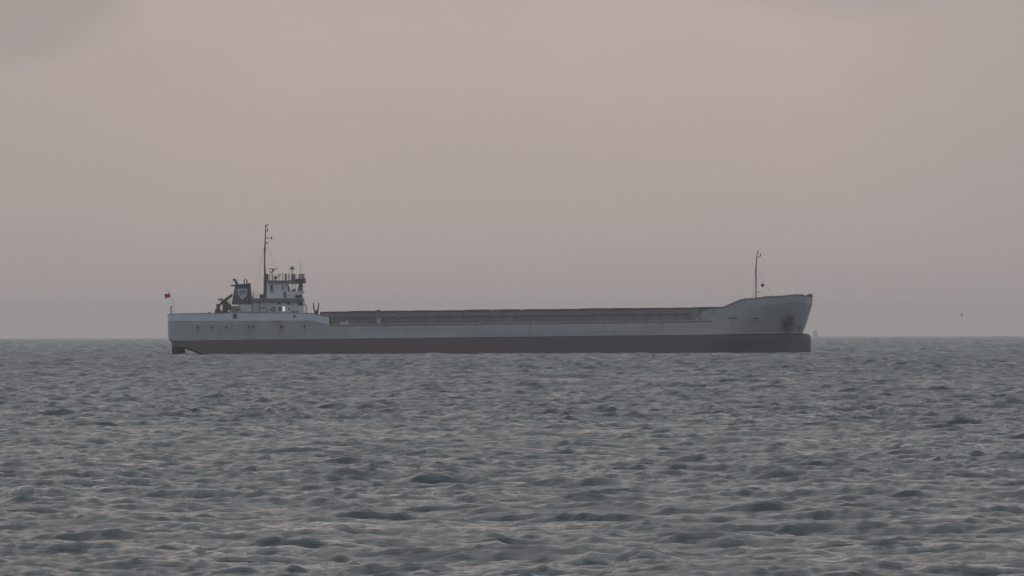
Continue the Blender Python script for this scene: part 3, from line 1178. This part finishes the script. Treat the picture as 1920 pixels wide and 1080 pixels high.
# closed after part, a low wall forward and a raked corner post; the windows between are open to the sky beyond
wh.poly([(500.0, 526.6), (539.6, 527.4), (539.6, 559.4), (500.0, 559.4)], YW, -YW)
wheel = wh.build('wheelhouse', M['white'], ship)
for yy0, yy1 in ((YW, YW + .12), (-YW - .12, -YW)):
    MB().poly([(539.6, 545.6), (566.4, 546.4), (567.0, 559.4), (539.6, 559.4)], yy0, yy1).build('side_wall', M['white'], wheel)
    MB().poly([(539.6, 527.4), (566.8, 527.4), (566.6, 532.2), (539.6, 532.2)], yy0, yy1).build('window_header', M['ledge'], wheel)
    MB().poly([(560.6, 532.2), (566.2, 532.2), (564.8, 546.4), (557.0, 546.0)], yy0, yy1).build('corner_post', M['coaming'], wheel)
    for q in ((548.0, 548.8), (553.9, 554.7)):
        MB().poly([(q[0], 532.2), (q[1], 532.2), (q[1], 545.8), (q[0], 545.8)], yy0, yy1).build('mullion', M['ledge'], wheel)
    for a, b_ in ((539.7, 548.0), (548.8, 553.9), (554.7, 558.6)):
        ym = (yy0 + yy1) / 2
        MB().poly([(a, 532.3), (b_, 532.3), (b_, 545.6), (a, 545.6)], ym - .01, ym + .01).build('window_pane', M['glass'], wheel)
# front wall below the windows, front posts
x0, z0 = S(566.9, 559.4, YW); x1, z1 = S(566.3, 546.4, YW); x2, z2 = S(566.5, 532.3, YW)
MB().prism([(x0 - .1, z0), (x0, z0), (x1, z1), (x1 - .1, z1)], YW + .125, -YW - .125).build('front_wall', M['white'], wheel)
for k in range(5):
    yy = YW + .5 + (-2 * YW - 1.0) * k / 4
    MB().prism([(x1 - .12, z1), (x1 - .02, z1), (x2 - .02, z2), (x2 - .12, z2)], yy - .05, yy + .05).build('front_mullion', M['coaming'], wheel)
# inside: floor and the steering console that shows against the light
MB().poly([(539.7, 557.6), (566.0, 557.6), (566.0, 559.2), (539.7, 559.2)], YW + .13, -YW - .13).build('floor', M['deck'], wheel)
MB().poly([(546.0, 544.6), (549.5, 542.6), (552.0, 541.6), (553.6, 542.6), (553.6, 557.4), (546.0, 557.4)], -.9, .9).build('console', M['dark'], wheel)
m = MB()
m.lathe(541.6, -1.4, [(557.4, 2.2), (541.8, 2.2), (541.0, 1.4), (539.0, 1.8), (536.6, .6)], 10)
m.build('helm_chair', M['dark'], wheel)
m = MB()
m.ptube([(549.6, 532.2), (549.6, 536.0)], .5, -1.0)
m.build('ceiling_lamp', M['dark'], wheel)
# roof with deep overhang forward
rf = MB()
rf.poly([(501.5, 525.2), (539, 525.9), (553, 523.8), (571.2, 521.6), (572.0, 530.9), (566, 531.2), (540, 531.6), (538.6, 529.0), (501.5, 528.2)], YW - .5, -YW + .5)
roof = rf.build('roof', M['ledge'], wheel)
MB().poly([(553.5, 523.0), (570.6, 521.8), (572.2, 531.0), (562.4, 531.4), (554, 528)], YW - .57, YW - .503).build('roof_fascia', M['dark'], roof)
recess(506.2, 512.0, 533.6, 546.8, YW, wheel, name='window', fr='pale', mat='pane')
recess(528.0, 531.8, 535.6, 543.8, YW, wheel, name='window', fr='pale', mat='pane')
MB().box(506.4, 512.4, 543.4, 547.4, YW - .09, YW - .052).build('window_box', M['coaming'], wheel)
MB().poly([(531.2, 547.2), (535.8, 547.2), (536.8, 558.8), (532.4, 558.8)], YW - .09, YW + .02).build('fire_locker', M['fire_red'], wheel)
MB().box(553.4, 565.4, 553.0, 559.0, YW - .35, YW + .05).build('wing_locker', M['dark'], wheel)
m = MB()
m.ptube([(566.8, 549), (569.0, 548.6), (570.6, 546.2)], .8, YW - .1)
m.build('wing_lamp', M['dark'], wheel)
MB().box(566.5, 568.2, 552, 558.8, YW + .1, YW + .4).build('wing_panel', M['bulwark'], wheel)
MB().box(566.6, 568.4, 558.9, 567.5, YH - .6, YH - .4).build('wing_stanchion', M['ledge'], house)

# rails on top of the wheelhouse
rail = MB()
for (y, pxs) in ((YW - .4, [505.2, 511, 517.5, 524, 530.5, 536, 542, 548.5, 555, 560.6, 565.5, 570.2]), (-YW + .4, [506, 514, 522, 530, 538, 546, 554, 562, 570])):
    top = lambda px: 514.4 - (px - 500) * .012
    for px in pxs:
        rail.ptube([(px, 526.5 - max(0, px - 540) * .12, y), (px, top(px), y)], .32, seg=6)
    for k in range(3):
        rail.ptube([(502, top(502) + k * 3.9, y), (536, top(536) + k * 3.6, y), (570.6, top(570) + k * 3.0, y)], .24, seg=6)
rail.ptube([(570.6, top(570), YW - .4), (570.6, top(570), -YW + .4)], .24, seg=6)
rail.build('railing', M['mast'], roof)
# thin weather cloth on the forward rail
MB().box(563.2, 571.0, 514.0, 521.8, YW - .30, YW - .28).build('weather_cloth', M['pale'], roof)
# radar
m = MB()
m.ptube([(511.2, 527), (510.0, 511), (509.6, 509)], [1.1, .85, .85], -.8)
m.box(505.2, 511.0, 509.0, 511.0, -1.2, -.5)
m.box(510.2, 514.0, 504.8, 509.4, -1.0, -.6)
radar = m.build('radar_mast', M['mast'], roof)
MB().box(502.8, 520.6, 503.6, 504.9, -.95, -.70).build('radar_scanner', M['mast'], radar)
m = MB()
m.ptube([(515.8, 526.5), (516.0, 521)], .6, -.4)
m.box(513.6, 519.6, 518.4, 523.6, -.6, -.2)
m.ptube([(519, 519.4), (526, 514.2), (530, 513.4)], .4, -.4)
m.build('searchlight', M['mast'], roof)
for (a, b_, c, d) in ((534.0, 537.0, 512.8, 526), (540.6, 542.6, 514.8, 525.6), (559.8, 561.8, 513.2, 524.5), (564.8, 568.6, 513.2, 515.4)):
    MB().box(a, b_, c, d, -.6, -.2).build('signal_locker', M['mast'], roof)
# satellite dome on its pedestal
m = MB()
m.lathe(547.8, -1.0, [(505.6, 5.0), (503.6, 4.4), (501.0, 3.2), (499.6, 2.2), (499.1, .6)], 16)
dome = m.build('satellite_dome', M['ledge'], roof, smooth=False)
m = MB()
m.ptube([(547.4, 514.5), (547.4, 505.6)], .8, -1.0)
m.poly([(547.0, 511.8), (549.0, 513.2), (552.4, 513.8), (553.0, 525.2), (546.4, 525.6)], -1.4, -.6)
m.build('dome_pedestal', M['dark'], dome)
m = MB()
m.ptube([(563.6, 524), (563.8, 505), (563.8, 484.5)], [.45, .3, .18], -1.4, 6)
m.build('whip_antenna', M['mast'], roof)
m = MB()
m.ptube([(530.4, 524), (530.2, 510.5)], .22, 1.0, 6)
m.build('whip_antenna', M['mast'], roof)
m = MB()
m.ptube([(541, 524), (540.8, 508.5)], .2, 1.6, 6)
m.build('whip_antenna', M['mast'], roof)

# ------------------------------------------------------------------ main mast
YM = -.4
m = MB()
m.ptube([(497.6, 559.5), (497.4, 527), (496.8, 512), (496.2, 498), (496.4, 470), (497.2, 450), (498.2, 421.4)],
        [3.6, 3.3, 1.9, 1.5, 1.25, 1.1, .85], YM, 12)
mast = m.build('main_mast', M['mast'], ship)
MB().box(486.8, 500.6, 551.4, 559.4, -1.6, 1.0).build('mast_house', M['mast'], mast, bevel=.04)
MB().box(498.6, 503.2, 513.5, 526.5, -.9, -.2).build('mast_platform', M['mast'], mast)
m = MB()
m.ptube([(498.0, 421.7), (503.9, 421.9)], .75, YM)
m.ptube([(498.2, 426.0), (501.0, 422.6)], .5, YM)
m.build('masthead_arm', M['mast'], mast)
m = MB()
m.ptube([(498, 433.8), (501.2, 433.4)], .4, YM)
m.lathe(501.6, YM, [(434.2, .9), (432.5, 1.2), (428.8, 1.0), (427.6, .5)], 10)
m.build('masthead_lamp', M['dark'], mast)
m = MB()
m.ptube([(497.6, 446.4), (509.0, 446.2)], .45, YM)
m.lathe(500.6, YM, [(447.8, .6), (446.4, 1.5), (445.0, .6)], 10)
m.lathe(508.9, YM, [(448.2, .6), (447.2, 1.6), (446.0, 1.9), (444.8, 1.5), (443.8, .5)], 10)
m.build('crosstree', M['mast'], mast)
m = MB()
m.ptube([(497.2, 458), (499.6, 456.2), (502.6, 452.8)], [.9, .9, .8], YM)
m.build('lamp_bracket', M['dark'], mast)
m = MB()
m.lathe(496.7, YM, [(473, 1.2), (470, 1.9), (464, 1.8), (461, 1.1)], 10)
m.ptube([(496.6, 466.0), (494.0, 465.4)], .9, YM)
m.build('hounds_band', M['mast'], mast)
for q in ([(494.2, 466.5, -.8), (485, 505, -1.6), (476.8, 537, -2.4), (476.0, 558, -2.6)], [(496.4, 466, 0), (487.5, 510, 1.6), (480, 557, 2.6)],
          [(498.4, 452, -.4), (508.5, 481, -.6), (521, 513, -1)]):
    MB().ptube(q, .16, seg=5).build('stay', M['mast'], mast)
# rail abaft the wheelhouse on the boat deck
m = MB()
for px in (476, 481, 486):
    m.ptube([(px, 559.4), (px, 548.5)], .28, YH - .3, 6)
for py in (548.6, 552.2, 555.8):
    m.ptube([(475.4, py), (486.6, py)], .2, YH - .3, 6)
m.build('boat_deck_rail', M['pale'], house)
m = MB()
m.ptube([(475.4, 545), (475.8, 560)], [.5, 1.0], YH + .6, 8)
m.build('stay_anchor', M['mast'], house)

# ------------------------------------------------------------------ foremast and bow fittings
YFM = 0.0
m = MB()
m.ptube([(1416.9, 562), (1417.6, 540), (1417.8, 520), (1417.0, 512), (1417.7, 500), (1418.9, 482), (1419.6, 477), (1420.8, 472.4), (1422.3, 469.2)],
        [1.15, 1.1, 1.1, 1.35, 1.1, .95, .9, .9, .8], YFM, 10)
fm = m.build('foremast', M['mast'], ship)
m = MB()
m.ptube([(1419.2, 481.6), (1422.6, 482.4), (1424.6, 481.8), (1425.8, 479), (1426.2, 475.2)], [.5, .6, .9, .9, .7], YFM, 8)
m.build('lamp_bracket', M['dark'], fm)
m = MB()
m.ptube([(1417.8, 548.2), (1422.2, 548)], .4, YFM, 6)
m.lathe(1422.0, YFM, [(549.2, .6), (547.8, .8), (546.0, .6)], 8)
m.build('bell_bracket', M['dark'], fm)
for q in ([(1418.2, 505.6, 0), (1424, 514, 0), (1432, 529, 0), (1440, 541, 0), (1450.5, 556, 0)], [(1416.8, 508, 0), (1412.6, 538, -1.6), (1410.4, 560, -3)],
          [(1416.9, 508, 0), (1414.6, 538, 1.6), (1412.6, 560, 3)]):
    MB().ptube(q, .15, seg=5).build('stay', M['mast'], fm)
bl = bmesh.new()
bmesh.ops.create_uvsphere(bl, u_segments=20, v_segments=12, radius=3.2 * PXM)
me = bpy.data.meshes.new('anchor_ball')
bl.to_mesh(me)
bl.free()
me.materials.append(M['black'])
for p_ in me.polygons:
    p_.use_smooth = True
ball = bpy.data.objects.new('anchor_ball', me)
COL.objects.link(ball)
x, z = S(1429.7, 534.7, 0)
ball.location = ROOT_M @ Vector((x, 0, z))
thing(ball, 'black anchor ball hoisted on the line forward of the foremast', 'anchor ball')
m = MB()
m.ptube([(1429.9, 531.6), (1430.6, 526.5)], .2, 0, 5)
m.ptube([(1429.6, 537.6), (1429.0, 556)], .12, 0, 5)
m.build('halyard', M['mast'], fm)
MB().poly([(1513.4, 551.8), (1522.8, 550.8), (1523.6, 556.6), (1511.6, 556.4)], -.55, .55).build('stem_fairlead', M['dark'], ship, bevel=.05)
# windlass, bollards and rail that lift above the bow bulwark
m = MB()
m.ptube([(1436, 556.6), (1448, 556.0)], 1.3, -1.6, 10)
m.ptube([(1440, 556.5, -2.2), (1440, 556.5, 2.2)], 1.5, seg=10)
m.build('windlass', M['dark'], ship)
m = MB()
for px in (1436.5, 1448, 1460):
    m.ptube([(px, 558.0), (px, 551.8)], .22, -3.9, 6)
m.build('rail_post', M['mast'], ship)
for px in (1493.0, 1504.5):
    MB().lathe(px, -1.0, [(557, 1.4), (552.6, 1.3), (552.0, 1.9), (551.2, 1.6)], 10).build('bollard', M['dark'], ship)
# bow bulwark capping
cp = MB()
pts = []
for tt in ts:
    x = ROWS[-1]['xs'] + (ROWS[-1]['xe'] - ROWS[-1]['xs']) * tt
    if x > sx(1330):
        pts.append((x, -half_breadth(ROWS[-1], x) - .01, top_z(x) + .03))
cp.tube(pts, .075, 6)
cp.tube([(a, -b_, c) for a, b_, c in pts], .075, 6)
cp.build('bow_cap_rail', M['coaming'], ship)

# lifebuoy hung on the house side
bl = MB()
x, z = S(513, 579.4, YH)
seg, sg2 = 20, 8
R1, R2 = 3.5 * PXM, 1.15 * PXM
ring = []
for i in range(seg):
    a = 2 * math.pi * i / seg
    ring.append([bl.bm.verts.new((x + (R1 + R2 * math.cos(2 * math.pi * j / sg2)) * math.cos(a), YH - .1 + R2 * math.sin(2 * math.pi * j / sg2),
                                  z + (R1 + R2 * math.cos(2 * math.pi * j / sg2)) * math.sin(a))) for j in range(sg2)])
for i in range(seg):
    for j in range(sg2):
        bl.face([ring[i][j], ring[(i + 1) % seg][j], ring[(i + 1) % seg][(j + 1) % sg2], ring[i][(j + 1) % sg2]])
buoy = bl.build('lifebuoy', M['coaming'], None, smooth=True)
buoy.matrix_world = ROOT_M
thing(buoy, 'dark ring lifebuoy hung on the white house wall below the wheelhouse', 'lifebuoy')

# ------------------------------------------------------------------ gull
gy = 900.0
d = CAM_M.to_3x3() @ Vector(((1803.0 - 960) / FPX, (540 - 591.6) / FPX, -1))
gp = CAM_M.translation + d * (gy / d.y)
gb = bmesh.new()
# one skin: body spindle with two raised wings
def loft(bm, secs):
    rr = []
    for c, rx, rz, ax in secs:
        ring = []
        for k in range(8):
            a = 2 * math.pi * k / 8
            u, w = math.cos(a) * rx, math.sin(a) * rz
            p_ = Vector(c) + (Vector((0, u, w)) if ax == 'x' else Vector((u, 0, w)))
            ring.append(bm.verts.new(p_))
        rr.append(ring)
    for i in range(len(rr) - 1):
        for k in range(8):
            bm.faces.new([rr[i][k], rr[i][(k + 1) % 8], rr[i + 1][(k + 1) % 8], rr[i + 1][k]])
    bm.faces.new(rr[0][::-1])
    bm.faces.new(rr[-1])
loft(gb, [((0, -.22, .02), .012, .012, 'y'), ((0, -.16, .03), .035, .035, 'y'), ((0, -.05, .01), .06, .065, 'y'), ((0, .1, 0), .05, .05, 'y'), ((0, .24, .01), .04, .012, 'y')])
for s in (-1, 1):
    loft(gb, [((s * .03, 0, .02), .07, .02, 'x'), ((s * .12, -.02, .12), .075, .016, 'x'), ((s * .17, .01, .2), .06, .012, 'x'), ((s * .2, .06, .3), .015, .006, 'x')])
bmesh.ops.recalc_face_normals(gb, faces=gb.faces[:])
me = bpy.data.meshes.new('seagull')
gb.to_mesh(me)
gb.free()
me.materials.append(M['bird'])
gull = bpy.data.objects.new('seagull', me)
COL.objects.link(gull)
gull.location = gp
gull.rotation_euler = (0.15, 0.2, 1.2)
gull.scale = (.55, .55, .55)
thing(gull, 'tiny dark gull flying low over the sea ahead of the bow', 'bird')

# ------------------------------------------------------------------ hazy vessel on the horizon, seen end-on
vy = 6300.0
d = CAM_M.to_3x3() @ Vector(((1529.0 - 960) / FPX, (540 - 633) / FPX, -1))
vp = CAM_M.translation + d * (vy / d.y)
far = bpy.data.objects.new('fishing_boat', None)
COL.objects.link(far)
far.location = (vp.x, vy, -vy ** 2 / (2 * EARTH_R))
far.scale = (.8, .8, .8)
thing(far, 'faint small boat on the hazy horizon just past the bow', 'boat')
def fbox(name, x0, x1, y0, y1, z0, z1, top=1.0):
    m = MB()
    a = [m.bm.verts.new((x, y, z0)) for x, y in ((x0, y0), (x1, y0), (x1, y1), (x0, y1))]
    c = [m.bm.verts.new((x * top, y, z1)) for x, y in ((x0, y0), (x1, y0), (x1, y1), (x0, y1))]
    m.face(a[::-1]); m.face(c)
    for i in range(4):
        m.face([a[i], a[(i + 1) % 4], c[(i + 1) % 4], c[i]])
    return m.build(name, M['far_white'], far, bevel=.05)
fbox('hull', -1.5, 1.5, -4, 4, -.4, 1.6, 1.25)
fbox('cabin', -1.3, 1.3, -1, 2, 1.5, 4.0)
fbox('roof', -1.5, 1.5, -1.3, 2.3, 4.0, 4.25)
MB_m = MB()
MB_m.tube([(0, .5, 4.2), (0, .5, 6.0)], .09, 6)
MB_m.build('mast', M['far_white'], far)

# ------------------------------------------------------------------ the air
hz_ = bmesh.new()
bmesh.ops.create_cube(hz_, size=1.0)
me = bpy.data.meshes.new('haze')
hz_.to_mesh(me)
hz_.free()
haze = bpy.data.objects.new('haze', me)
COL.objects.link(haze)
HB, HT = -9.0, 22.0
haze.scale = (19000, 19000, HT - HB)
haze.location = (0, 0, (HB + HT) / 2)
haze['kind'] = 'stuff'
haze['label'] = 'thin pale sea haze softening the ship and the horizon'
am = bpy.data.materials.new('haze_air')
am.use_nodes = True
an_, al_ = am.node_tree.nodes, am.node_tree.links
an_.clear()
pv = an_.new('ShaderNodeVolumePrincipled')
pv.inputs['Color'].default_value = (.95, .93, .94, 1)
pv.inputs['Density'].default_value = 0.85e-4
pv.inputs['Anisotropy'].default_value = 0.2
ao = an_.new('ShaderNodeOutputMaterial')
al_.new(pv.outputs[0], ao.inputs['Volume'])
me.materials.append(am)
